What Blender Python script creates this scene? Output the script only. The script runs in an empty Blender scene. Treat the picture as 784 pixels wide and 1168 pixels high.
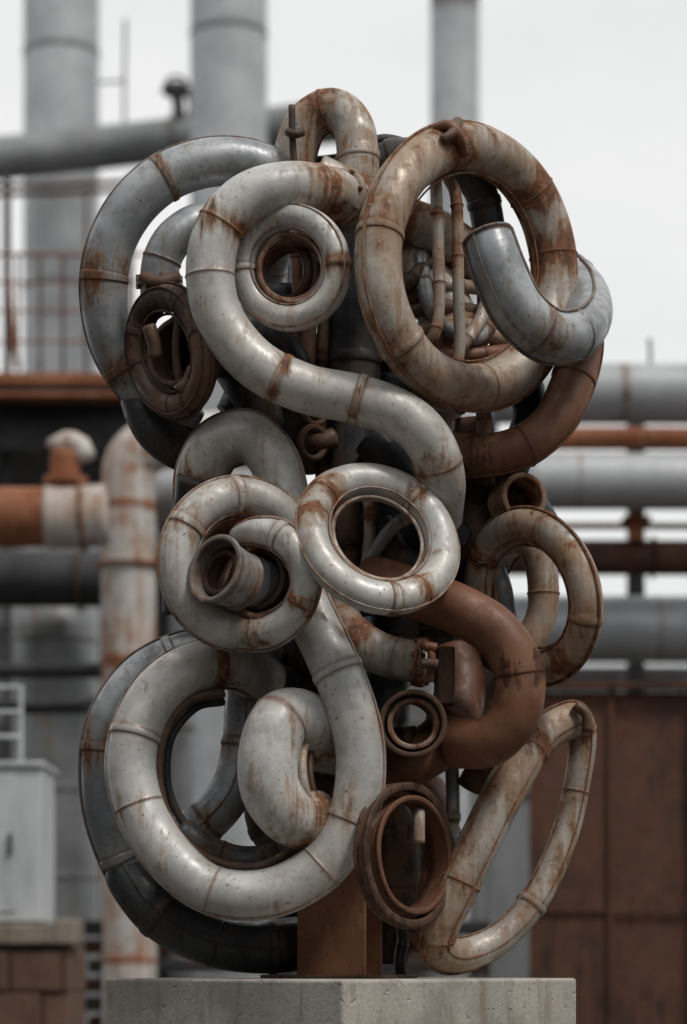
import bpy, math, random
import numpy as np
from mathutils import Vector, noise
random.seed(7)
scene=bpy.context.scene
CZ=1.56; D0=9.0; PX=300.0
def sc(y): return (D0+y)/(D0*PX)
def at(px,py,y):
    s=sc(y); return np.array([(px-392)*s, y, CZ+(1098-py)*s])

# ------------------------------------------------------------ materials
def newmat(name):
    m=bpy.data.materials.new(name); m.use_nodes=True
    nt=m.node_tree; nt.nodes.clear()
    out=nt.nodes.new('ShaderNodeOutputMaterial'); b=nt.nodes.new('ShaderNodeBsdfPrincipled')
    nt.links.new(b.outputs[0],out.inputs[0]); return m,nt,b
class G:
    def __init__(s,nt): s.nt=nt; s.tc=nt.nodes.new('ShaderNodeTexCoord').outputs['Object']
    def lk(s,v,inp):
        if isinstance(v,(int,float)): inp.default_value=v
        elif isinstance(v,tuple): inp.default_value=(*v,1) if len(v)==3 and len(inp.default_value)==4 else v
        else: s.nt.links.new(v,inp)
    def noise(s,scale,det=4,rough=.55,dist=0,stretch=None,off=0):
        v=s.tc
        if stretch or off:
            mp=s.nt.nodes.new('ShaderNodeMapping'); mp.inputs['Scale'].default_value=stretch or (1,1,1)
            mp.inputs['Location'].default_value=(off,off*1.7,off*.6)
            s.nt.links.new(v,mp.inputs[0]); v=mp.outputs[0]
        n=s.nt.nodes.new('ShaderNodeTexNoise'); s.nt.links.new(v,n.inputs['Vector'])
        n.inputs['Scale'].default_value=scale; n.inputs['Detail'].default_value=det
        n.inputs['Roughness'].default_value=rough; n.inputs['Distortion'].default_value=dist
        return n.outputs['Fac']
    def math(s,op,a,b=0.0,clamp=False):
        n=s.nt.nodes.new('ShaderNodeMath'); n.operation=op; n.use_clamp=clamp
        s.lk(a,n.inputs[0]); s.lk(b,n.inputs[1]); return n.outputs[0]
    def mr(s,v,a,b,c=0.0,d=1.0):
        n=s.nt.nodes.new('ShaderNodeMapRange'); n.interpolation_type='SMOOTHSTEP'
        s.lk(v,n.inputs[0]); n.inputs[1].default_value=a; n.inputs[2].default_value=b
        n.inputs[3].default_value=c; n.inputs[4].default_value=d; return n.outputs[0]
    def mix(s,f,a,b):
        n=s.nt.nodes.new('ShaderNodeMix'); n.data_type='RGBA'
        s.lk(f,n.inputs[0]); s.lk(a,n.inputs[6]); s.lk(b,n.inputs[7]); return n.outputs[2]
    def attr(s,name):
        n=s.nt.nodes.new('ShaderNodeAttribute'); n.attribute_name=name; return n.outputs['Fac']
    def bump(s,h,strength,dist,nrm=None):
        n=s.nt.nodes.new('ShaderNodeBump'); n.inputs['Strength'].default_value=strength
        n.inputs['Distance'].default_value=dist; s.lk(h,n.inputs['Height'])
        if nrm is not None: s.nt.links.new(nrm,n.inputs['Normal'])
        return n.outputs[0]
def metal(name,base,pale,T,tan=(.27,.17,.10),dark=(.075,.036,.02),metallic=.35,rough=.4,W=.17,f=1.0,soft=.13,tanmax=.9,wash=.0,grime=.45):
    m,nt,b=newmat(name); g=G(nt)
    n1=g.noise(2.6*f,4,.6,.3); col=g.mix(g.mr(n1,.38,.62),base,pale)
    n1b=g.noise(13*f,5,.7,.4,off=3); col=g.mix(g.mr(n1b,.45,.7,0,grime),col,tuple(c*.5 for c in base))
    n2=g.noise(5.5*f,7,.72,.7,off=7); n3=g.noise(3.0*f,5,.66,.25,stretch=(8,8,.6),off=11)
    w=g.attr('weld'); seam=g.attr('seam')
    v=g.math('ADD',g.math('MULTIPLY',n2,.5),g.math('MULTIPLY',n3,.5))
    v=g.math('ADD',v,g.math('MULTIPLY',w,W))
    if wash: col=g.mix(g.mr(g.noise(1.7*f,5,.7,.5,off=17),.42,.6,0,wash),col,tuple((c*1.1) for c in tan))
    tanv=g.mix(g.mr(n1b,.35,.6),tuple(c*.55 for c in tan),tan)
    col=g.mix(g.mr(v,T-.02,T+soft,0,tanmax),col,tanv)
    dk=g.mix(g.mr(g.noise(30*f,3,.7,off=4),.35,.65),dark,(dark[0]*2.4,dark[1]*2.0,dark[2]*1.6))
    m2=g.mr(v,T+.10,T+.165); col=g.mix(m2,col,dk)
    col=g.mix(g.math('MULTIPLY',seam,.85),col,dk)
    spn=g.noise(60*f,3,.6,off=9); col=g.mix(g.mr(spn,.65,.70,0,.75),col,dark)
    sc1=g.mr(g.noise(7*f,5,.85,3.,stretch=(1,1,3),off=15),.6,.66,0,.4); col=g.mix(sc1,col,tuple(min(.82,c*1.3) for c in pale))
    nt.links.new(col,b.inputs['Base Color'])
    nt.links.new(g.mr(v,T-.02,T+.1,metallic,0.0),b.inputs['Metallic'])
    nt.links.new(g.math('ADD',g.mr(v,T-.04,T+.1,rough,.78),g.mr(n1b,.3,.7,-.08,.16)),b.inputs['Roughness'])
    h=g.math('ADD',g.math('MULTIPLY',spn,.4),g.math('MULTIPLY',m2,.5))
    bm=g.bump(h,.35,.004/f); bm=g.bump(g.noise(7*f,1,.5,off=21),.3,.018/f,bm)
    nt.links.new(bm,b.inputs['Normal'])
    return m
M={}
M['steel']=metal('weathered_grey_steel',(.22,.235,.25),(.42,.435,.445),.54,tan=(.25,.17,.105),metallic=.45,rough=.40)
M['pale']=metal('pale_paint_steel',(.48,.48,.47),(.71,.705,.68),.53,tan=(.37,.25,.155),dark=(.11,.05,.026),metallic=.18,rough=.42,wash=.2)
M['tan']=metal('stained_steel',(.36,.33,.30),(.56,.53,.48),.465,tan=(.32,.195,.11),dark=(.10,.045,.024),metallic=.22,rough=.43,wash=.65)
M['rust']=metal('rusty_steel',(.125,.045,.022),(.20,.08,.042),.53,tan=(.26,.13,.07),dark=(.05,.02,.012),metallic=.0,rough=.5,wash=.35)
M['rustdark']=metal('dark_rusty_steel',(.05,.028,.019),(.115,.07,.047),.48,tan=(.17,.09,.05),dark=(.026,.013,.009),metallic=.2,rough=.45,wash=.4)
M['dark']=metal('dark_steel_and_shade',(.024,.026,.029),(.065,.069,.073),.52,tan=(.10,.06,.04),dark=(.022,.013,.009),metallic=.4,rough=.4)  # dark steel; colour deepened to paint in crevice shade of the core

# ------------------------------------------------------------ mesh builder
class MB:
    def __init__(s): s.v=[];s.f=[];s.w=[];s.s=[]
    def add(s,V,F,W,S=None):
        o=len(s.v); s.v.extend(V); s.f.extend([tuple(i+o for i in f) for f in F]); s.w.extend(W); s.s.extend(S if S is not None else [0]*len(V))
    def obj(s,name,mat,parent=None,smooth=True):
        me=bpy.data.meshes.new(name); me.from_pydata([tuple(map(float,p)) for p in s.v],[],s.f); me.update()
        for nm,arr in (('weld',s.w),('seam',s.s)):
            a=me.attributes.new(nm,'FLOAT','POINT'); a.data.foreach_set('value',[float(x) for x in arr])
        if smooth: me.polygons.foreach_set('use_smooth',[True]*len(me.polygons))
        me.materials.append(mat)
        ob=bpy.data.objects.new(name,me); scene.collection.objects.link(ob)
        if parent: ob.parent=parent
        return ob
def empty(name):
    e=bpy.data.objects.new(name,None); scene.collection.objects.link(e); e.empty_display_size=.2; return e

def spline(P,closed,n=26):
    P=np.array(P,float); N=len(P); out=[]
    rng=range(N) if closed else range(N-1)
    for i in rng:
        if closed: p0,p1,p2,p3=P[(i-1)%N],P[i],P[(i+1)%N],P[(i+2)%N]
        else:
            p1,p2=P[i],P[i+1]; p0=P[i-1] if i>0 else 2*p1-p2; p3=P[i+2] if i+2<N else 2*p2-p1
        for k in range(n):
            t=k/n
            out.append(.5*((2*p1)+(-p0+p2)*t+(2*p0-5*p1+4*p2-p3)*t*t+(-p0+3*p1-3*p2+p3)*t**3))
    out.append(P[0] if closed else P[-1]); return np.array(out)

def tube(name,pts,r,mat,parent,closed=False,weld=.42,ridges=(),open0=False,open1=False,seg=32,flanges=(),step=.014,
         inner=.25,bands=True,raw=False,wob=.014,wall=.010):
    """pts: (px,py,depth[,radius factor]); raw -> metric (x,y,z[,f])"""
    C=[]
    for p in pts:
        if raw: c=np.array(p[:3],float); rr=r*(p[3] if len(p)>3 else 1)
        else: c=at(*p[:3]); rr=r*sc(p[2])*(p[3] if len(p)>3 else 1)
        C.append([*c,rr])
    S=spline(C,closed); pos=S[:,:3]; rad=S[:,3]
    d=np.linalg.norm(np.diff(pos,axis=0),axis=1); keep=np.concatenate([[True],d>1e-7]); pos=pos[keep]; rad=rad[keep]
    d=np.linalg.norm(np.diff(pos,axis=0),axis=1); arc=np.concatenate([[0],np.cumsum(d)]); L=arc[-1]
    Tn=np.gradient(pos,axis=0)
    if closed: Tn[0]=Tn[-1]=pos[1]-pos[-2]
    Tn/=np.linalg.norm(Tn,axis=1)[:,None]
    n0=np.array([0,-1.,0])
    if closed:
        c=pos.mean(0); nn=np.cross(pos[:-1]-c,pos[1:]-c).sum(0); nn/=np.linalg.norm(nn); n0=nn if nn[1]<0 else -nn
    if abs(np.dot(n0,Tn[0]))>.95: n0=np.array([0,0,1.])
    Nn=np.zeros_like(pos); n=n0
    for i in range(len(pos)):
        n=n-np.dot(n,Tn[i])*Tn[i]; n/=np.linalg.norm(n); Nn[i]=n
    Bn=np.cross(Tn,Nn)
    if closed and np.dot(Bn[0],pos.mean(0)-pos[0])<0: Bn=-Bn
    flip=np.dot(np.cross(Nn[0],Bn[0]),Tn[0])<0
    def ev(s):
        s=min(max(s,0),L)
        f=lambda A: np.array([np.interp(s,arc,A[:,k]) for k in range(3)])
        return f(pos),f(Nn),f(Bn),float(np.interp(s,arc,rad)),f(Tn)
    ws=[]
    if weld:
        k=max(1,int(round(L/weld)))
        for i in range(k):
            w=(i+(0 if closed else .5)+random.uniform(-.38,.38))*L/k
            if closed: w%=L
            ws.append((w,random.random()<.3 and bands,random.choice((.0,.2,.6,.9,1.1)),random.uniform(.6,1),random.uniform(.02,.11)))
    ss=set(np.linspace(0,L,max(6,int(L/step))+1)[:(-1 if closed else None)].tolist())
    for w,bnd,_,_,_ in ws:
        for q in ((-.016,-.0135,-.011,0,.011,.0135,.016) if bnd else (-.007,-.0035,0,.0035,.007)):
            if 0<w+q<L: ss.add(w+q)
    ss=sorted(ss)
    def prof(s):
        add=0; wv=0; sv=0
        for w,bnd,k1,k2,k3 in ws:
            dd=abs(s-w)
            if closed: dd=min(dd,L-dd)
            if bnd:
                add+=.0045 if dd<.0115 else (.003 if dd<.0137 else 0)
                sv=max(sv,k2*math.exp(-((dd-.0145)/.004)**2))
            else:
                add+=.004*math.exp(-(dd/.004)**2); sv=max(sv,k2*math.exp(-(dd/.007)**2))
            wv=max(wv,k1*math.exp(-(dd/k3)**2))
        return add,wv,sv
    rows=[]
    for s in ss:
        a,wv,sv=prof(s); r0=ev(s)[3]; rows.append([s,r0+a,wv,sv])
    if not closed:
        din=min(inner,L*(.45 if open0 and open1 else .92))
        def lipf(r0,e):
            return [[e(din),(r0-wall)*.97,.6,.6],[e(din*.5),r0-wall,.5,.3],[e(.006),r0-wall,.6,.3],[e(0),r0-wall*.7,.8,.6],[e(0),r0+.004,.8,.4],[e(.003),r0+.007,.8,.2],[e(.010),r0+.006,.8,.3],[e(.0125),r0,.9,.8]]
        if open0:
            r0=rows[0][1]; rows=lipf(r0,lambda q:q)+[q for q in rows if q[0]>.016]
        if open1:
            r0=rows[-1][1]; rows=[q for q in rows if q[0]<L-.016]+lipf(r0,lambda q:L-q)[::-1]
    mb=MB(); V=[];W=[];SS=[]
    ang=np.linspace(0,2*math.pi,seg,endpoint=False); ca,sa=np.cos(ang),np.sin(ang)
    for s,rr,wv,sv in rows:
        c,nv,bv,_,_=ev(s)
        ring=c+rr*(ca[:,None]*nv+sa[:,None]*bv)
        if wob:
            for p in ring:
                k=noise.noise(Vector(p)*5.0)*wob+noise.noise(Vector(p)*14.0)*wob*.5
                V.append(p+(p-c)*k)
        else: V.extend(list(ring))
        W.extend([wv]*seg); SS.extend([sv]*seg)
    nr=len(rows); F=[]
    for i in range(nr if closed else nr-1):
        j=(i+1)%nr
        for k in range(seg):
            k2=(k+1)%seg; q=(i*seg+k,i*seg+k2,j*seg+k2,j*seg+k); F.append(q[::-1] if flip else q)
    if not closed:
        F.append(tuple(range(seg))[::-1]); F.append(tuple((nr-1)*seg+k for k in range(seg)))
    mb.add(V,F,W,SS)
    for (a,off,rr) in ridges:
        a=math.radians(a); V=[];W=[]; n8=8
        sr=list(ss)
        for s in sr:
            c,nv,bv,r0,_=ev(s); dr=math.cos(a)*nv+math.sin(a)*bv; tg=-math.sin(a)*nv+math.cos(a)*bv
            cc=c+dr*r0*off
            for k in range(n8):
                t=2*math.pi*k/n8; V.append(cc+rr*(math.cos(t)*dr+math.sin(t)*tg)); W.append(.6)
        F=[]; m_=len(sr)
        for i in range(m_ if closed else m_-1):
            j=(i+1)%m_
            for k in range(n8):
                k2=(k+1)%n8; q=(i*n8+k,i*n8+k2,j*n8+k2,j*n8+k); F.append(q[::-1] if flip else q)
        mb.add(V,F,W,[.55]*len(V))
    for fl in flanges:
        s=fl*L; c,nv,bv,r0,tv=ev(s)
        pr=[(-.014,r0*.98),(-.014,r0*1.17),(-.011,r0*1.2),(-.002,r0*1.2),(-.001,r0*1.12),(.001,r0*1.12),(.002,r0*1.2),(.011,r0*1.2),(.014,r0*1.17),(.014,r0*.98)]
        V=[];W=[];F=[]
        for z,rr in pr:
            for k in range(seg): V.append(c+tv*z+rr*(ca[k]*nv+sa[k]*bv)); W.append(.7)
        for i in range(len(pr)-1):
            for k in range(seg):
                k2=(k+1)%seg; q=(i*seg+k,i*seg+k2,(i+1)*seg+k2,(i+1)*seg+k); F.append(q[::-1] if flip else q)
        mb.add(V,F,W,[.5]*len(V))
        for kb in range(8):
            t=2*math.pi*kb/8+.2; dr=math.cos(t)*nv+math.sin(t)*bv; tg=-math.sin(t)*nv+math.cos(t)*bv; cc=c+dr*r0*1.1
            V=[]
            for z in (-.026,.026):
                for k in range(6):
                    u=2*math.pi*k/6; V.append(cc+tv*z+.009*(math.cos(u)*dr+math.sin(u)*tg))
            F=[(k,(k+1)%6,6+(k+1)%6,6+k) for k in range(6)]+[tuple(range(6)),tuple(range(6,12))]
            mb.add(V,F,[1]*12,[.8]*12)
    return mb.obj(name,mat,parent)

def sleeve(name,c,ax,R,L,mat,parent,wall=.011,taper=1.0,seg=48,lip=.007,lip2=True):
    c=np.array(c,float); ax=np.array(ax,float); ax/=np.linalg.norm(ax)
    u=np.cross(ax,[0,0,1.]); u/=np.linalg.norm(u); v=np.cross(u,ax)
    R2=R*taper
    pr=[(0,R-wall*.8,.6),(0,R+lip*.5,.5),(.003,R+lip,.3),(.011,R+lip,.3),(.014,R,.8),(L*.3,R+(R2-R)*.3,.1),(L*.5,R+(R2-R)*.5,.5),(L*.52,R+(R2-R)*.52,.1),(L-.014,R2,.6),(L-.011,R2+lip*lip2,.3),(L-.002,R2+lip*lip2,.3),(L,R2,.5),(L,R2-wall,.7),(L*.6,R2-wall+(R-R2)*.4,.6),(L*.3,R2-wall+(R-R2)*.7,.5),(.012,R-wall,.6),(.004,R-wall*1.2,.4)]
    V=[];W=[];S=[]
    for t,rr,s_ in pr:
        for k in range(seg):
            a=2*math.pi*k/seg; p=c-ax*t+rr*(math.cos(a)*u+math.sin(a)*v)
            p=p+(p-(c-ax*t))*noise.noise(Vector(p)*6)*.03
            V.append(p); W.append(.5); S.append(s_)
    n=len(pr); F=[]
    for i in range(n):
        for k in range(seg):
            F.append((i*seg+k,i*seg+(k+1)%seg,((i+1)%n)*seg+(k+1)%seg,((i+1)%n)*seg+k))
    mb=MB(); mb.add(V,F,W,S); return mb.obj(name,mat,parent)

def ringpts(cx,cy,a,b,rot,y,sgn=1,n=20):
    R=max(a,b); dep=math.sqrt(max(0,R*R-min(a,b)**2))/PX*sgn; r=math.radians(rot); out=[]
    for i in range(n):
        t=2*math.pi*i/n; u=a*math.cos(t); v=b*math.sin(t)
        dy=dep*(math.cos(t) if a<b else math.sin(t))
        out.append((cx+u*math.cos(r)-v*math.sin(r), cy+u*math.sin(r)+v*math.cos(r), y+dy))
    return out

sculpt=empty('pipe_sculpture'); P=sculpt
def T(name,pts,r,m,**k): return tube(name,pts,r,M[m],P,**k)
def SL(name,px,py,y,ax,R,L,m,**k): return sleeve(name,at(px,py,y),ax,R*sc(y),L,M[m],P,**k)
# ---- upper left
T('upper_left_arc',[(350,232,.15),(300,192,.05),(240,185,0),(183,206,-.02),(140,252,-.02),(119,315,0),(127,385,.05),(160,440,.1),(215,490,.2)],27,'steel',ridges=[(90,1.02,.004)],weld=.5)
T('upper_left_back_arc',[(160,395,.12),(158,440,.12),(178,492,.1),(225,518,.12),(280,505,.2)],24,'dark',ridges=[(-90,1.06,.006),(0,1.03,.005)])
T('small_elbow',[(182,345,-.08),(184,300,-.1),(203,268,-.1),(238,252,-.05),(290,262,.05)],22,'steel',flanges=(.12,))
T('small_elbow_clamp',[(164,316,-.14),(182,322,-.2),(202,316,-.14)],7,'rustdark',weld=0,wob=.15)
T('wheel_rim',ringpts(197,401,37,62,-8,-.2,-1),15,'rustdark',closed=True,weld=.2,ridges=[(60,1.15,.006),(95,1.2,.005),(-40,1.05,.006),(-90,1.1,.006)])
SL('wheel_hub',200,400,-.26,(-.5,-.86,.05),38,.18,'rustdark',taper=.75)
SL('wheel_hub_inner',205,402,-.16,(-.5,-.86,.05),26,.14,'dark')
T('wheel_stub',[(212,396,-.1),(245,392,.05),(290,385,.15)],38,'dark')
T('wheel_axle',[(206,350,-.27),(201,400,-.24),(207,452,-.22)],5,'rustdark',weld=0)
T('wheel_pad',[(170,372,-.3),(176,390,-.3),(178,408,-.29)],8,'rustdark',weld=0,wob=.2)
T('wheel_pad',[(222,420,-.3),(215,436,-.29),(205,446,-.28)],8,'rustdark',weld=0,wob=.2)
# ---- top arch
T('top_arch',[(338,235,.1),(335,185,.1),(349,142,.1),(378,125,.08),(402,143,.05),(409,190,.02),(405,250,.05)],24,'tan',ridges=[(90,1.03,.004)],weld=.3)
T('top_rod',[(333,120,-.02),(334,165,-.02),(340,215,0)],4,'rustdark',weld=0)
T('top_rod_clamp',[(328,150,-.03),(336,153,-.05),(345,150,-.03)],5,'rustdark',weld=0,wob=.2)
T('cross_pipe',[(360,200,-.05),(405,222,-.02),(450,245,0),(505,268,.02),(560,310,.1)],25,'tan',weld=.3)
T('top_link',[(420,195,.1),(450,178,.08),(500,180,.05),(540,205,.05),(556,250,.08),(560,330,.15)],19,'dark')
T('thin_link',[(345,185,.2),(385,180,.2),(430,172,.2),(490,160,.2)],5,'dark',weld=0)
T('thin_link',[(300,225,.2),(330,200,.18),(375,190,.18),(430,160,.2),(470,165,.2)],6,'dark',weld=0)
# ---- main S pipe
T('main_s_pipe',[(400,232,-.12),(372,218,-.25),(328,213,-.36),(282,226,-.4),(250,262,-.4),(240,312,-.4),(252,366,-.4),(292,415,-.4),(348,443,-.4),(405,455,-.4),(456,473,-.4),(489,503,-.38),(503,545,-.3),(500,590,-.12)],28,'pale',weld=.36,flanges=(.03,))
T('upper_ring',ringpts(332,305,54,58,0,-.38,-1),15,'pale',closed=True,weld=.6,ridges=[(90,1.3,.006),(-50,1.04,.004),(55,1.08,.004)])
SL('upper_ring_throat',332,305,-.37,(-.1,-1,.05),38,.16,'tan')
T('upper_ring_inner',ringpts(322,308,30,36,0,-.22,-1),6,'rustdark',closed=True,weld=0)
# ---- right top ring
T('great_ring',ringpts(532,305,100,138,-6,-.22,1,24),27,'tan',closed=True,weld=.4,ridges=[(-80,1.05,.006),(100,1.03,.005),(85,1.12,.004)])
T('ring_clamp',[(497,146,-.33),(512,143,-.36),(524,155,-.36),(530,176,-.3)],6,'rust',weld=0,wob=.3)
T('ring_clamp',[(505,160,-.39),(516,152,-.38),(522,140,-.3)],6,'rustdark',weld=0,wob=.3)
T('hook_channel',[(556,268,-.5,.95),(570,310,-.52),(592,354,-.5),(624,382,-.44),(654,382,-.3),(671,362,-.05,.95),(668,335,.2,.9),(650,310,.35,.8)],29,'steel',open0=True,ridges=[(90,1.06,.006),(-90,1.06,.006),(40,1.02,.003)],weld=.5)
SL('hook_mouth_liner',558,272,-.5,(-.25,-.35,.9),18,.10,'rustdark')
T('rust_elbow',[(660,360,.1),(662,400,.05),(650,445,0),(628,485,-.05),(588,513,-.08),(530,520,-.05),(470,505,.1)],25,'rust',weld=.4,ridges=[(-88,1.03,.004)])
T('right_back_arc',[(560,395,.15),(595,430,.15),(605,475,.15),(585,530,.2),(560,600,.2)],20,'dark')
for i,(p,r,m) in enumerate([([(497,198,-.2),(500,280,-.2),(501,350,-.22),(494,385,-.22),(478,398,-.15)],7,'tan'),
    ([(510,200,-.15),(521,230,-.18),(523,330,-.2),(524,400,-.2),(514,436,-.2)],7,'tan'),
    ([(480,290,0),(487,340,-.05),(508,372,-.05),(545,385,0),(575,350,.1)],9,'steel'),
    ([(560,330,0),(548,365,-.05),(530,390,-.1),(520,400,-.1)],8,'tan'),
    ([(455,335,0),(468,320,-.05),(490,300,0),(530,295,.1)],8,'rustdark'),
    ([(455,350,.02),(480,332,0),(510,325,.0),(560,330,.1)],8,'tan'),
    ([(452,365,.05),(480,352,.0),(510,350,.0),(560,360,.1)],9,'rustdark'),
    ([(455,385,.05),(490,375,.02),(530,372,.0),(580,390,.1)],10,'tan'),
    ([(540,200,.2),(548,260,.2),(550,340,.2),(552,430,.2)],6,'rustdark'),
    ([(470,420,.05),(500,405,.0),(540,405,.0),(590,400,.1)],9,'rust'),
    ([(535,430,-.05),(550,460,-.08),(553,500,-.06)],9,'tan'),
    ([(570,300,.2),(590,350,.15),(590,400,.1),(560,430,.1)],12,'dark'),
    ]): T('inner_rod',p,r,m,weld=.25,step=.02,seg=14,bands=False)
T('ring_back_duct',[(440,290,.15),(470,310,.1),(500,340,.1),(520,400,.1),(500,460,.1)],33,'tan',weld=.25)
T('ring_back_duct',[(540,290,.3),(575,330,.25),(585,400,.2),(545,450,.2)],22,'dark')
# ---- core
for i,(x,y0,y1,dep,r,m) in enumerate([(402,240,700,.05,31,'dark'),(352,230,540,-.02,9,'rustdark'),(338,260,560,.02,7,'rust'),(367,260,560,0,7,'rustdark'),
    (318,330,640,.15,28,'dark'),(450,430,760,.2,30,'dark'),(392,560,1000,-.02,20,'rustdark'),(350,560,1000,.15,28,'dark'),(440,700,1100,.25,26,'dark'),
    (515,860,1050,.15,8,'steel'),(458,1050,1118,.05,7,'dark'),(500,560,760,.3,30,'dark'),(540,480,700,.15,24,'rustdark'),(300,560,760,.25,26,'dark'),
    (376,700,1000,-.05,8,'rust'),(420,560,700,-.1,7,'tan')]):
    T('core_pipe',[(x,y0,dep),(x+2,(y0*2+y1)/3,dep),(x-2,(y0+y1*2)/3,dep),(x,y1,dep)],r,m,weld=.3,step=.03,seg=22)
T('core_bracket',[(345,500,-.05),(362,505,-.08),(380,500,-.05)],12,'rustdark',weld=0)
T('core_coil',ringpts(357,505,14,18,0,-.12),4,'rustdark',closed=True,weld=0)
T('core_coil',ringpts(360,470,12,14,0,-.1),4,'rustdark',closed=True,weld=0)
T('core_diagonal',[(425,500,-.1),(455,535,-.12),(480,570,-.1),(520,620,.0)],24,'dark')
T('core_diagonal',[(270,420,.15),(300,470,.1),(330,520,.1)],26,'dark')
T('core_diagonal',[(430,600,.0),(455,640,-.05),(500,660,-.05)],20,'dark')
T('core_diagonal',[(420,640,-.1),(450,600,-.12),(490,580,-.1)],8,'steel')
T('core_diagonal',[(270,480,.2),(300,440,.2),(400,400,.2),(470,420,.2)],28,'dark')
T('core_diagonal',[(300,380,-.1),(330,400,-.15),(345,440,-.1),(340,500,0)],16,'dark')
# ---- middle
T('centre_ring',ringpts(430,615,79,63,32,-.48,-1),19,'pale',closed=True,weld=.35,ridges=[(90,1.3,.007),(62,1.12,.004),(-80,1.04,.004)])
T('centre_ring_inner',ringpts(432,615,57,44,32,-.42,-1),4,'tan',closed=True,weld=0)
# nested snail: outer ring -> inner coil -> receding open cups
T('left_ring',ringpts(272,643,71,77,0,-.38,1),22,'pale',closed=True,weld=.4,ridges=[(90,1.12,.006),(65,1.05,.004),(-85,1.05,.005)])
SL('left_ring_throat',270,643,-.4,(-.15,-1,.1),51,.14,'tan',taper=.85)
T('left_coil',[(268,612,-.44,.55),(290,606,-.5,.8),(320,612,-.55),(343,636,-.58),(349,670,-.57),(334,702,-.53),(302,721,-.47,1.1),(262,716,-.4,1.1),(232,694,-.3,1.1)],17,'pale',weld=.3,ridges=[(-90,1.1,.006),(90,1.12,.006)])
SL('left_coil_face',300,662,-.5,(-.35,-.92,.08),43,.12,'tan',taper=.85)
SL('left_coil_face_inner',292,660,-.46,(-.4,-.9,.1),34,.12,'rustdark',taper=.85)
SL('left_ring_cup',244,648,-.62,(-.62,-.75,.2),38,.15,'steel',taper=.85)
T('left_ring_cup_body',[(254,652,-.5),(272,659,-.48),(292,666,-.42),(316,668,-.3)],30,'steel',weld=.1,bands=False)
SL('left_ring_cup_inner',251,652,-.57,(-.62,-.75,.2),25,.1,'rustdark',taper=.9)
T('left_ring_back',[(230,600,-.05),(260,660,-.05),(300,700,-.05)],36,'dark')
T('arch_left_foot',[(205,700,.05),(205,640,0),(218,575,-.15),(222,545,-.2)],20,'dark')
T('long_loop_pipe',[(228,575,-.05),(230,540,-.12),(250,506,-.16),(285,498,-.18),(313,526,-.2),(326,575,-.22),(334,630,-.25),(350,690,-.32),(376,745,-.38),(402,810,-.4),(412,870,-.4),(402,935,-.4),(365,990,-.4),(305,1020,-.4),(240,1015,-.38),(190,975,-.36),(158,920,-.34),(150,860,-.32),(172,800,-.28),(215,765,-.2),(265,758,-.1),(305,780,.05)],29,'pale',weld=.4,ridges=[(88,1.04,.005),(-92,1.03,.004)])
T('loop_inner_rim',[(255,790,-.2),(215,800,-.25),(186,840,-.3),(182,900,-.3),(205,955,-.3),(250,985,-.3),(300,988,-.3),(350,960,-.3)],6,'rustdark',weld=0)
T('loop_inner_rim',[(255,800,-.1),(222,808,-.15),(194,845,-.2),(192,900,-.2),(215,945,-.2),(255,968,-.2),(300,970,-.2)],5,'dark',weld=0)
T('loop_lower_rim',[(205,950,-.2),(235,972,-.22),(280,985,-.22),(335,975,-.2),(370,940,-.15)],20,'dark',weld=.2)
T('curl_elbow',[(376,856,-.15),(352,826,-.32),(322,822,-.42),(307,858,-.46),(309,900,-.46),(332,930,-.42),(358,936,-.32)],35,'pale',weld=.3)
T('curl_rim',ringpts(366,890,19,52,-10,-.32,1),5,'tan',closed=True,weld=0)
T('curl_rim',ringpts(372,890,17,46,-10,-.26,1),4,'rustdark',closed=True,weld=0)
T('curl_core',[(372,850,-.1),(368,880,-.15),(372,930,-.1)],22,'dark')
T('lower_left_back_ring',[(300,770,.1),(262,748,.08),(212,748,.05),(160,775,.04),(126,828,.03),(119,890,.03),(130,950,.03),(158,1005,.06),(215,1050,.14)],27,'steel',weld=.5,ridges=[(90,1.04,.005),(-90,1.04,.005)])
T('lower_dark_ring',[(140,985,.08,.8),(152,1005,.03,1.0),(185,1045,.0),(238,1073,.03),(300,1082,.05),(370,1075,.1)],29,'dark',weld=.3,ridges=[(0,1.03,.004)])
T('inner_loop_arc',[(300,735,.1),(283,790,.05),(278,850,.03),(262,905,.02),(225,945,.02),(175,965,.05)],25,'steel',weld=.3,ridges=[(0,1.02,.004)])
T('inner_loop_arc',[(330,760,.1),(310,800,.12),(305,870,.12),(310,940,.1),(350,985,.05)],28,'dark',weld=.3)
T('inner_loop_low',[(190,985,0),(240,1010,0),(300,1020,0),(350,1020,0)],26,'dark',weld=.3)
# ---- right middle
T('right_ring',ringpts(609,680,59,82,-14,-.12,-1),19,'tan',closed=True,weld=.35,ridges=[(90,1.15,.006),(-85,1.1,.006),(60,1.08,.004)])
T('right_ring_back',[(560,650,.2),(578,622,.15),(602,618,.1),(618,650,.1),(618,700,.1),(598,740,.1),(575,750,.15)],18,'tan',weld=.3,ridges=[(90,1.06,.005)])
T('right_ring_back_duct',[(545,640,.1),(560,680,.1),(565,740,.1),(560,800,.15)],26,'dark')
SL('small_open_ring',599,566,-.1,(.35,-.93,.05),26,.14,'tan')
SL('small_open_ring',592,566,.03,(.25,-.93,.05),28,.14,'rustdark')
T('small_ring_back',[(560,570,.15),(600,575,.2),(620,600,.25)],20,'dark')
T('rust_arc',[(425,662,-.1),(470,676,-.25),(522,695,-.33),(566,722,-.35),(592,765,-.35),(588,812,-.34),(560,845,-.3),(520,848,-.2)],29,'rust',weld=.6)
T('rust_arc_lower',[(515,745,.05),(525,785,0),(510,838,-.1),(465,872,-.15),(425,905,-.05)],30,'rust',weld=.4)
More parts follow.
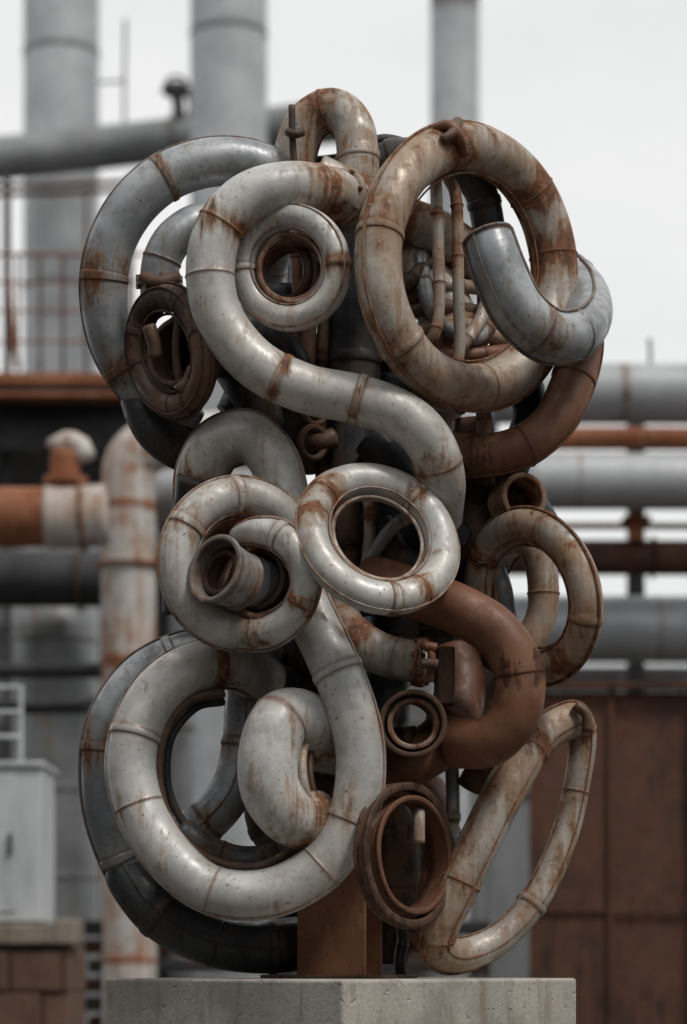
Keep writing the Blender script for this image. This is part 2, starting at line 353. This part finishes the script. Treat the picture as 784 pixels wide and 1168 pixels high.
T('rust_back',[(560,770,.05),(540,800,.05),(560,860,.1),(545,900,.15)],24,'rustdark')
T('stub_elbow',[(380,690,-.1),(398,722,-.2),(440,748,-.26),(492,757,-.3)],24,'tan',weld=.2,flanges=(.93,))
T('stub_end_valve',[(482,735,-.38),(492,745,-.42),(490,778,-.4)],5,'rust',weld=0,wob=.3)
T('stub_end_valve',[(480,758,-.44),(490,757,-.44),(500,758,-.44)],6,'rustdark',weld=0,wob=.3)
T('stub_end_valve',[(484,738,-.42),(491,738,-.42),(498,740,-.42)],6,'rust',weld=0,wob=.3)
SL('open_mouth',471,825,-.4,(.05,-1,-.02),37,.3,'rustdark',taper=.9)
SL('open_mouth_inner',472,825,-.37,(.05,-1,-.02),28,.12,'tan')
T('open_mouth_core',[(463,830,-.2),(466,850,-.2)],10,'rustdark',weld=0,open0=True)
SL('oval_mouth',470,975,-.36,(.76,-.64,.03),80,.055,'rustdark',wall=.016,lip=.012)
SL('oval_mouth_inner',475,975,-.34,(.76,-.64,.03),66,.10,'rust',wall=.01,lip=.008)
T('oval_mouth_rod',[(478,925,-.25),(478,945,-.27),(478,962,-.27)],7,'tan',weld=0)
T('oval_mouth_back',[(430,900,.05),(450,960,.05),(450,1040,.1)],26,'rustdark',weld=.3)
T('slanted_ring',[(652,822,.1,1.0),(615,842,0,1.1),(583,890,-.08,1.15),(552,950,-.12,1.15),(521,1015,-.14,1.15),(497,1072,-.12,1.1),(520,1090,-.05,.95),(570,1070,.05,.85),(614,1020,.12,.8),(645,950,.16,.75),(660,885,.17,.72),(664,840,.16,.8)],21,'tan',closed=True,weld=.4,ridges=[(-88,1.06,.006),(90,1.06,.005),(0,1.02,.003)])
T('slanted_ring_clamp',[(655,805,.0),(668,815,.0),(670,835,.0)],7,'rustdark',weld=0,wob=.3)
for pts,r,m in [([(330,230,.3),(300,330,.5),(350,450,.55),(430,560,.5),(460,700,.45)],26,'steel'),
    ([(470,300,.4),(520,420,.5),(450,540,.6),(380,660,.55),(420,780,.45)],26,'tan'),
    ([(330,700,.4),(300,800,.5),(380,900,.55),(480,900,.45),(500,1000,.3),(470,1085,.2)],26,'rust')]:
    T('rear_pipe',pts,r,m)

def box(mb,x0,x1,y0,y1,z0,z1,bev=0,w=.2,R=None,o=None):
    V=[np.array([x,y,z],float) for z in (z0,z1) for x,y in ((x0,y0),(x1,y0),(x1,y1),(x0,y1))]
    if R is not None:
        c,s=math.cos(R),math.sin(R); ox,oy=o or (0,0)
        V=[np.array([ox+c*v[0]-s*v[1],oy+s*v[0]+c*v[1],v[2]]) for v in V]
    mb.add(V,[(3,2,1,0),(4,5,6,7),(0,1,5,4),(1,2,6,5),(2,3,7,6),(3,0,4,7)],[w]*8)
def bevel(ob,w=.006,seg=2):
    m=ob.modifiers.new('bevel','BEVEL'); m.width=w; m.segments=seg; m.limit_method='ANGLE'; return ob
mb=MB(); cx=(388-392)/300
R=math.radians(-18)
box(mb,-.135,.135,-.11,-.095,1.512,2.3,R=R,o=(cx,-.02)); box(mb,-.135,.135,.095,.11,1.512,2.3,R=R,o=(cx,-.02)); box(mb,.02,.035,-.094,.094,1.512,2.3,R=R,o=(cx,-.02))
box(mb,-.135,-.123,-.094,.094,1.512,2.3,R=R,o=(cx,-.02))
bevel(mb.obj('column_beam',M['rust'],P,False),.003)
mb=MB(); box(mb,-.25,.25,-.2,.2,1.501,1.514,R=R,o=(cx,-.02)); bevel(mb.obj('base_plate',M['rustdark'],P,False),.003)
mb=MB(); a=at(508,770,-.25); box(mb,a[0]-.03,a[0]+.035,a[1]-.04,a[1]+.04,a[2]-.11,a[2]+.10); bevel(mb.obj('junction_box',M['rustdark'],P,False),.006)

# ------------------------------------------------------------ plinth
def concrete(name,base,f=1):
    m,nt,b=newmat(name); g=G(nt)
    col=g.mix(g.mr(g.noise(3*f,8,.65,.3),.35,.65),tuple(c*.72 for c in base),tuple(c*1.15 for c in base))
    col=g.mix(g.mr(g.noise(60*f,4,.7,off=3),.5,.7,0,.5),col,tuple(c*.5 for c in base))
    col=g.mix(g.mr(g.noise(5*f,5,.6,stretch=(3,3,.5),off=9),.52,.68,0,.6),col,(base[0]*.55,base[1]*.45,base[2]*.35))
    nt.links.new(col,b.inputs['Base Color']); b.inputs['Roughness'].default_value=.9
    h=g.math('ADD',g.noise(70*f,5,.7,off=2),g.mr(g.noise(28*f,2,.5,off=6),.66,.74,0,-1.5))
    nt.links.new(g.bump(h,.6,.007/f),b.inputs['Normal']); return m
CON=concrete('weathered_concrete',(.45,.42,.375))
h=.9/math.sqrt(2)
mb=MB(); box(mb,-h,h,-h,h,0,1.5,R=math.radians(45.5),o=(-.01,0)); ob=mb.obj('concrete_plinth',CON,None,False); bevel(ob,.012,3)

# ------------------------------------------------------------ background
B={}
B['grey']=metal('bg_grey_paint',(.36,.375,.39),(.45,.465,.48),.59,metallic=.2,rough=.4,f=.35,grime=.15)
B['mid']=metal('bg_mid_paint',(.19,.20,.205),(.28,.29,.295),.55,metallic=.2,rough=.42,f=.35,grime=.2)
B['white']=metal('bg_white_paint',(.44,.42,.40),(.60,.585,.555),.48,tan=(.38,.17,.07),dark=(.15,.055,.025),metallic=0,rough=.45,f=.5,wash=.35)
B['rust']=metal('bg_rust',(.20,.062,.025),(.31,.11,.045),.53,tan=(.34,.18,.10),metallic=0,rough=.75,f=.4)
B['drust']=metal('bg_dark_rust',(.042,.018,.012),(.075,.031,.019),.49,tan=(.15,.062,.034),dark=(.02,.010,.007),metallic=0,rough=.7,f=.5,wash=.35)
B['dark']=metal('bg_dark',(.023,.024,.026),(.042,.043,.046),.54,tan=(.10,.055,.035),metallic=.1,rough=.6,f=.4)
def bt(name,pts,r,m,parent=None,**k):
    k.setdefault('step',.15); k.setdefault('seg',32); k.setdefault('weld',0); k.setdefault('wob',0); return tube(name,pts,r,B[m],parent,**k)
def chimney(px,r,y,m,rows,zt):
    e=empty('chimney'); s=sc(y); x=(px-392)*s; R=r*s
    tube('stack',[(x,y,0),(x,y,zt*.33),(x,y,zt*.66),(x,y,zt)],R,B[m],e,raw=True,weld=0,step=.5,wob=0,seg=48,open1=True)
    for row in rows:
        z=CZ+(1098-row)*s
        tube('seam_band',[(x,y,z-.05),(x,y,z),(x,y,z+.05)],R*1.025,B['mid'],e,raw=True,weld=0,step=.1,wob=0,seg=48)
    return e
chimney(70,43,34,'grey',(62,330,560),19.5)
chimney(261,44,30,'grey',(40,300),18.5)
chimney(519,28,36,'grey',(-40,200),20)
e=empty('overhead_pipeline')
bt('pipe',[(-500,226,32.2),(0,180,32.2),(205,158,32.2),(340,143,32.2),(395,137,32.2)],24,'mid',e,flanges=(.4,.78))
for px in (-60,330):
    s=sc(32.2); x=(px-392)*s
    tube('support_leg',[(x,32.2,0),(x,32.2,5),(x,32.2,CZ+(1098-190)*s)],.12,B['dark'],e,raw=True,weld=0,wob=0,step=1)
e=empty('valve_assembly')
bt('stem',[(205,140,32),(203,115,32),(200,95,32)],7,'dark',e); bt('body',[(188,98,32),(200,104,32),(214,100,32)],9,'dark',e); bt('side',[(214,100,32),(220,120,32),(215,140,32)],5,'dark',e)
bt('handwheel',ringpts(203,92,12,5,10,32),2,'dark',e,closed=True)
e=empty('antenna_mast'); bt('pole',[(142,150,33),(142,90,33),(143,22,33)],1.8,'dark',e); bt('arm',[(113,94,33),(130,93,33),(142,92,33)],1.5,'dark',e)

def bbox_px(mb,x0,x1,yt,yb,y0,y1):
    a=at(x0,yb,y0); b=at(x1,yt,y0); box(mb,a[0],b[0],y0,y1,a[2],b[2])
e=empty('steel_platform')
mb=MB(); bbox_px(mb,-260,165,424,438,20,20.25); bbox_px(mb,-260,165,446,452,19.96,20.3)
bevel(mb.obj('edge_beam',B['rust'],e,False),.02)
mb=MB(); bbox_px(mb,-260,170,438.4,445.6,20.06,24); bbox_px(mb,-260,170,452.4,512,20.6,24); mb.obj('deck',B['dark'],e,False)
for i,px in enumerate(range(-240,170,26)):
    s=sc(20.1); x=(px-392)*s; 
    tube('railing_post',[(x,20.1,CZ+(1098-424)*s),(x,20.1,CZ+(1098-360)*s),(x,20.1,CZ+(1098-(215 if i%4==1 else 290))*s)],.022,B['drust'],e,raw=True,weld=0,wob=0,step=.5,seg=10)
for row,r in ((290,2),(322,1.4),(355,1.4),(390,1.4)):
    bt('rail',[(-260,row,20.1),(0,row,20.1),(165,row,20.1)],r,'rust',e,seg=10)
for row in (206,216): bt('upper_beam',[(-260,row+12,21),(0,row+6,21),(170,row,21)],3,'drust',e,seg=10)
for px in (8,148,-160):
    s=sc(21); x=(px-392)*s; tube('tall_post',[(x,21,0),(x,21,3),(x,21,CZ+(1098-200)*s)],.05,B['dark'],e,raw=True,weld=0,wob=0,step=.5,seg=12)
bt('brace',[(8,300,21),(12,360,21),(20,420,21)],4,'rust',e)
bt('ladder_rail',[(150,210,21),(150,300,21),(150,424,21)],2,'drust',e)
e=empty('rusty_flanged_pipe')
bt('pipe',[(-300,590,12),(0,590,12),(60,590,12),(120,588,12)],34,'rust',e,flanges=(.94,),step=.05,weld=.9)
bt('painted_section',[(52,590,11.98),(85,590,11.98),(122,588,11.98)],35.5,'white',e,step=.05)
bt('riser_cap',[(75,560,12),(74,530,12),(75,515,12)],17,'rust',e)
bt('riser_flange',[(75,545,12),(75,549,12),(75,553,12)],25,'rust',e)
bt('riser_elbow',[(62,515,12),(72,505,12),(90,508,12),(97,525,12)],13,'white',e)
e=empty('vertical_pipe_run')
bt('pipe',[(148,1260,13),(148,900,13),(147,700,13),(147,560,13),(152,525,13),(180,505,13.0),(240,502,13),(400,502,13)],31,'white',e,step=.05,weld=1.1,flanges=(.3,.62))
bt('side_pipe',[(120,560,14),(180,562,14),(240,562,14)],32,'grey',e)
e=empty('dark_header_pipe'); bt('pipe',[(-300,660,16),(0,660,16),(112,660,16),(260,660,16)],32,'dark',e,flanges=(.5,.7))
e=empty('storage_tank'); s=sc(17); x=(62-392)*s
tube('shell',[(x,17,0),(x,17,1),(x,17,2.6),(x,17,CZ+(1098-690)*s)],47*s,B['mid'],e,raw=True,weld=0,wob=0,step=.3,seg=48)
for row in (730,815,900,1000):
    z=CZ+(1098-row)*s; tube('hoop',[(x,17,z-.03),(x,17,z),(x,17,z+.03)],48.6*s,B['dark' if row==815 else 'mid'],e,raw=True,weld=0,wob=0,step=.02,seg=48)
bt('catwalk_rail',[(-40,805,15.6),(60,805,15.6),(125,800,15.6)],6,'dark',e)
def paint(name,c,r=.6):
    m,nt,b=newmat(name); g=G(nt)
    col=g.mix(g.mr(g.noise(2,6,.6,stretch=(2,2,.6)),.4,.7),c,tuple(x*.7 for x in c)); nt.links.new(col,b.inputs['Base Color']); b.inputs['Roughness'].default_value=r; return m
CAB=paint('pale_cabinet_paint',(.58,.61,.63))
e=empty('electrical_cabinet'); mb=MB(); bbox_px(mb,-70,47,872,1052,10,10.9); bevel(mb.obj('housing',CAB,e,False),.015)
mb=MB(); bbox_px(mb,-74,50,868,874,9.96,10.95); bevel(mb.obj('lid',CAB,e,False),.01)
mb=MB(); bbox_px(mb,-60,18,885,1040,9.985,9.998); bevel(mb.obj('door',CAB,e,False),.004)
mb=MB(); bbox_px(mb,10,13,950,975,9.95,9.98); mb.obj('handle',B['dark'],e,False)
e=empty('handrail')
for p in ([(-60,784,10.2),(0,784,10.2),(22,784,10.2),(24,790,10.2),(24,868,10.2)],[(-60,812,10.2),(0,812,10.2),(23,812,10.2)],[(-60,840,10.2),(0,840,10.2),(23,840,10.2)]):
    tube('rail',p,2.2,CAB,e,weld=0,wob=0,step=.05,seg=12)
e=empty('masonry_pier'); STN=concrete('old_stone',(.15,.085,.058),.5)
rr=random.Random(3)
a=at(-80,1078,10.05); b_=at(84,1078,10.05); z=0; ztop=at(0,1078,10)[2]; mb=MB(); row=0
mb2=MB(); box(mb2,a[0],b_[0]-.03,9.95,11.15,0,ztop-.01); mb2.obj('core',STN,e,False)
while z<ztop-.05:
    hh=min(.33,ztop-z); x=a[0]-(.2 if row%2 else 0)
    while x<b_[0]:
        ww=rr.uniform(.35,.7); x1=min(x+ww,b_[0]-rr.uniform(0,.06)); 
        if x1-x>.05: box(mb,x+.004,x1-.004,9.9+rr.uniform(-.03,.03),11.2,z+.004,z+hh-.004)
        x+=ww
    z+=hh; row+=1
bevel(mb.obj('stones',STN,e,False),.03)
mb=MB(); bbox_px(mb,-84,60,1054,1077.5,9.85,11.3); bbox_px(mb,60.5,86,1048,1077.5,9.85,10.5); bevel(mb.obj('coping',concrete('old_mortar',(.26,.22,.18),.6),e,False),.02)
e=empty('steel_beam_stack')
for i,row in enumerate(range(1050,1250,22)):
    mb=MB(); bbox_px(mb,88+(i%3)*6,560-(i%2)*20,row,row+16,13.5+.1*(i%2),14.6); bevel(mb.obj('beam_%d'%i,B['drust' if i%2 else 'dark'],e,False),.02)
e=empty('pipe_rack')
for (r0,r,y,m,x0,x1) in ((449,34,16,'grey',560,1300),(500,13,15,'rust',630,1300),(549,32,15,'grey',600,1300),(636,20,15.5,'drust',560,1300),(718,38,16,'grey',540,1300),(600,4,16,'drust',560,1300)):
    bt('pipe',[(x0,r0,y),(700,r0,y),(900,r0,y),(x1,r0-6,y)],r,m,e,flanges=((.25,) if m=='drust' and r>10 else ()),weld=(2.3 if m=='grey' else 0),step=.1)
for px in (728,1080,560):
    s=sc(16.9); x=(px-392)*s; mb=MB()
    box(mb,x-.09,x+.09,17.0,17.02,0,CZ+(1098-415)*s); box(mb,x-.09,x+.09,17.16,17.18,0,CZ+(1098-415)*s); box(mb,x-.01,x+.01,17.02,17.16,0,CZ+(1098-415)*s); mb.obj('rack_column',B['dark'],e,False)
mb=MB(); bbox_px(mb,720,736,582,616,15.2,15.5); bbox_px(mb,712,744,588,593,15.1,15.6); bevel(mb.obj('saddle',B['rust'],e,False),.01)
bt('vent',[(742,418,16),(742,400,16),(741,386,16)],2,'dark',e)
bt('clip',[(715,445,15.6),(716,449,15.6),(717,453,15.6)],3,'dark',e)
e=empty('rusty_panel_wall'); 
mb=MB(); a=at(606,790,12); 
xs=[606,697,790,880,970,1060]
for i in range(len(xs)-1):
    A=at(xs[i]+1,790,12); C_=at(xs[i+1]-1,790,12); box(mb,A[0],C_[0],12+.02*(i%2),12.06+.02*(i%2),0,A[2])
bevel(mb.obj('panels',B['drust'],e,False),.006)
mb=MB()
for x in xs: A=at(x,786,12); box(mb,A[0]-.02,A[0]+.02,11.95,11.985,0,A[2])
A=at(604,786,12);C_=at(1062,786,12); box(mb,A[0],C_[0],11.88,12.12,A[2]+.004,A[2]+.05)
for rw in (1040,): A=at(606,rw,12);C_=at(1060,rw,12); box(mb,A[0],C_[0],11.96,11.98,A[2],A[2]+.03)
mb.obj('frame',B['drust'],e,False)
e=empty('concrete_pillar'); mb=MB(); bbox_px(mb,556,604,905,1400,14,14.5); bevel(mb.obj('shaft',paint('grey_pillar',(.26,.275,.285)),e,False),.02)
mb=MB(); bbox_px(mb,550,610,890,904.5,13.95,14.55); mb.obj('cap',B['mid'],e,False)
def factory(name,X0,X1,y,depth,Z,col,nw):
    e=empty(name); mm=paint(name+'_cladding',col,.8)
    mb=MB(); box(mb,X0,X1,y,y+depth,0,Z); mb.obj('walls',mm,e,False)
    mb=MB(); box(mb,X0-.2,X1+.2,y-.2,y+depth+.2,Z+.003,Z+.35); mb.obj('roof_edge',B['dark'],e,False)
    mb=MB(); mp=MB(); w=(X1-X0)/nw
    for i in range(nw):
        for z in np.arange(1.2,Z-1.5,2.4):
            box(mb,X0+w*(i+.2),X0+w*(i+.8),y-.03,y-.004,z,z+1.3); box(mb,X0+w*(i+.2),X0+w*(i+.8),y+depth+.004,y+depth+.03,z,z+1.3)
    mb.obj('windows',B['dark'],e,False)
    for i in range(nw+1):
        box(mp,X0+w*i-.08,X0+w*i+.08,y-.15,y-.035,0,Z-.02); box(mp,X0+w*i-.08,X0+w*i+.08,y+depth+.035,y+depth+.15,0,Z-.02)
    mp.obj('pilasters',mm,e,False)
def fpx(name,x0,x1,row,y,depth,col,nw):
    s=sc(y); factory(name,(x0-392)*s,(x1-392)*s,y,depth,CZ+(1098-row)*s,col,nw)
fpx('factory_building',-900,500,600,48,14,(.14,.14,.14),16)
fpx('factory_shed',480,1700,775,55,16,(.18,.18,.18),16)
factory('unseen_rear_blocker',-34,30,-40,14,13,(.08,.08,.08),22)  # unseen block added behind the camera to cut low sky light
factory('unseen_left_blocker',-34,-13,-20,26,11,(.08,.08,.075),7)  # added out of view on the left, darkens horizon light for contrast
factory('unseen_right_blocker',19,36,-14,24,9,(.10,.08,.07),6)  # added out of view on the right, holds back light near the horizon
e=empty('pipe_manifold')
bt('header',[(-200,765,15),(0,765,15),(250,765,15)],9,'dark',e)
bt('riser',[(208,1260,15.5),(208,900,15.5),(208,700,15.5),(208,545,15.5)],13,'mid',e,flanges=(.3,.6))
bt('riser',[(185,1260,15.8),(185,900,15.8),(185,640,15.8)],9,'dark',e)
bt('riser',[(545,1260,15.5),(545,1000,15.5),(545,760,15.5)],10,'mid',e,flanges=(.3,))
bt('cross',[(430,860,15.7),(520,860,15.7),(640,860,15.7)],10,'dark',e)

mb=MB(); mb.add([np.array(p,float) for p in ((-400,-200,0),(400,-200,0),(400,700,0),(-400,700,0))],[(0,1,2,3)],[0]*4)
mb.obj('ground',concrete('gravel_yard',(.07,.063,.056),.6),None,False)

# ------------------------------------------------------------ light
sun_az=math.radians(44); sun_el=math.radians(54)
L=bpy.data.lights.new('sun','SUN'); L.energy=1.5; L.angle=math.radians(11); L.color=(1,.95,.885)
lo=bpy.data.objects.new('sun',L); scene.collection.objects.link(lo)
dirv=Vector((math.sin(sun_az)*math.cos(sun_el),-math.cos(sun_az)*math.cos(sun_el),math.sin(sun_el)))
lo.rotation_euler=dirv.to_track_quat('Z','Y').to_euler()
w=bpy.data.worlds.new('World'); scene.world=w; w.use_nodes=True; nt=w.node_tree; nt.nodes.clear()
out=nt.nodes.new('ShaderNodeOutputWorld'); bg=nt.nodes.new('ShaderNodeBackground'); nt.links.new(bg.outputs[0],out.inputs[0])
sky=nt.nodes.new('ShaderNodeTexSky'); sky.sky_type='NISHITA'; sky.sun_disc=False; sky.sun_elevation=sun_el; sky.sun_rotation=math.pi-sun_az; sky.dust_density=3
tc=nt.nodes.new('ShaderNodeTexCoord'); mp=nt.nodes.new('ShaderNodeMapping'); mp.inputs['Scale'].default_value=(1,1,2.6); nt.links.new(tc.outputs['Generated'],mp.inputs[0])
n=nt.nodes.new('ShaderNodeTexNoise'); n.inputs['Scale'].default_value=2.2; n.inputs['Detail'].default_value=5; n.inputs['Roughness'].default_value=.5; nt.links.new(mp.outputs[0],n.inputs['Vector'])
mr=nt.nodes.new('ShaderNodeValToRGB'); nt.links.new(n.outputs['Fac'],mr.inputs[0])
mr.color_ramp.elements[0].position=.34; mr.color_ramp.elements[0].color=(.74,.765,.775,1); mr.color_ramp.elements[1].position=.62; mr.color_ramp.elements[1].color=(.95,.945,.93,1)
sclr=nt.nodes.new('ShaderNodeVectorMath'); sclr.operation='SCALE'; sclr.inputs['Scale'].default_value=10.0; nt.links.new(mr.outputs[0],sclr.inputs[0])
mx=nt.nodes.new('ShaderNodeMix'); mx.data_type='RGBA'; mx.inputs[0].default_value=.95; nt.links.new(sky.outputs[0],mx.inputs[6]); nt.links.new(sclr.outputs[0],mx.inputs[7])
nt.links.new(mx.outputs[2],bg.inputs[0]); bg.inputs[1].default_value=.1

# ------------------------------------------------------------ camera
cam=bpy.data.cameras.new('camera'); co=bpy.data.objects.new('camera',cam); scene.collection.objects.link(co)
co.location=(0,-D0,CZ); co.rotation_euler=(math.radians(90),0,0)
cam.sensor_fit='HORIZONTAL'; cam.sensor_width=36; cam.lens=36*D0*PX/784
cam.shift_y=514/784; cam.clip_end=2000; cam.clip_start=.1
cam.dof.use_dof=True; cam.dof.focus_distance=D0-.3; cam.dof.aperture_fstop=2.1
scene.camera=co
scene.view_settings.view_transform='Standard'; scene.view_settings.look='None'; scene.view_settings.exposure=0
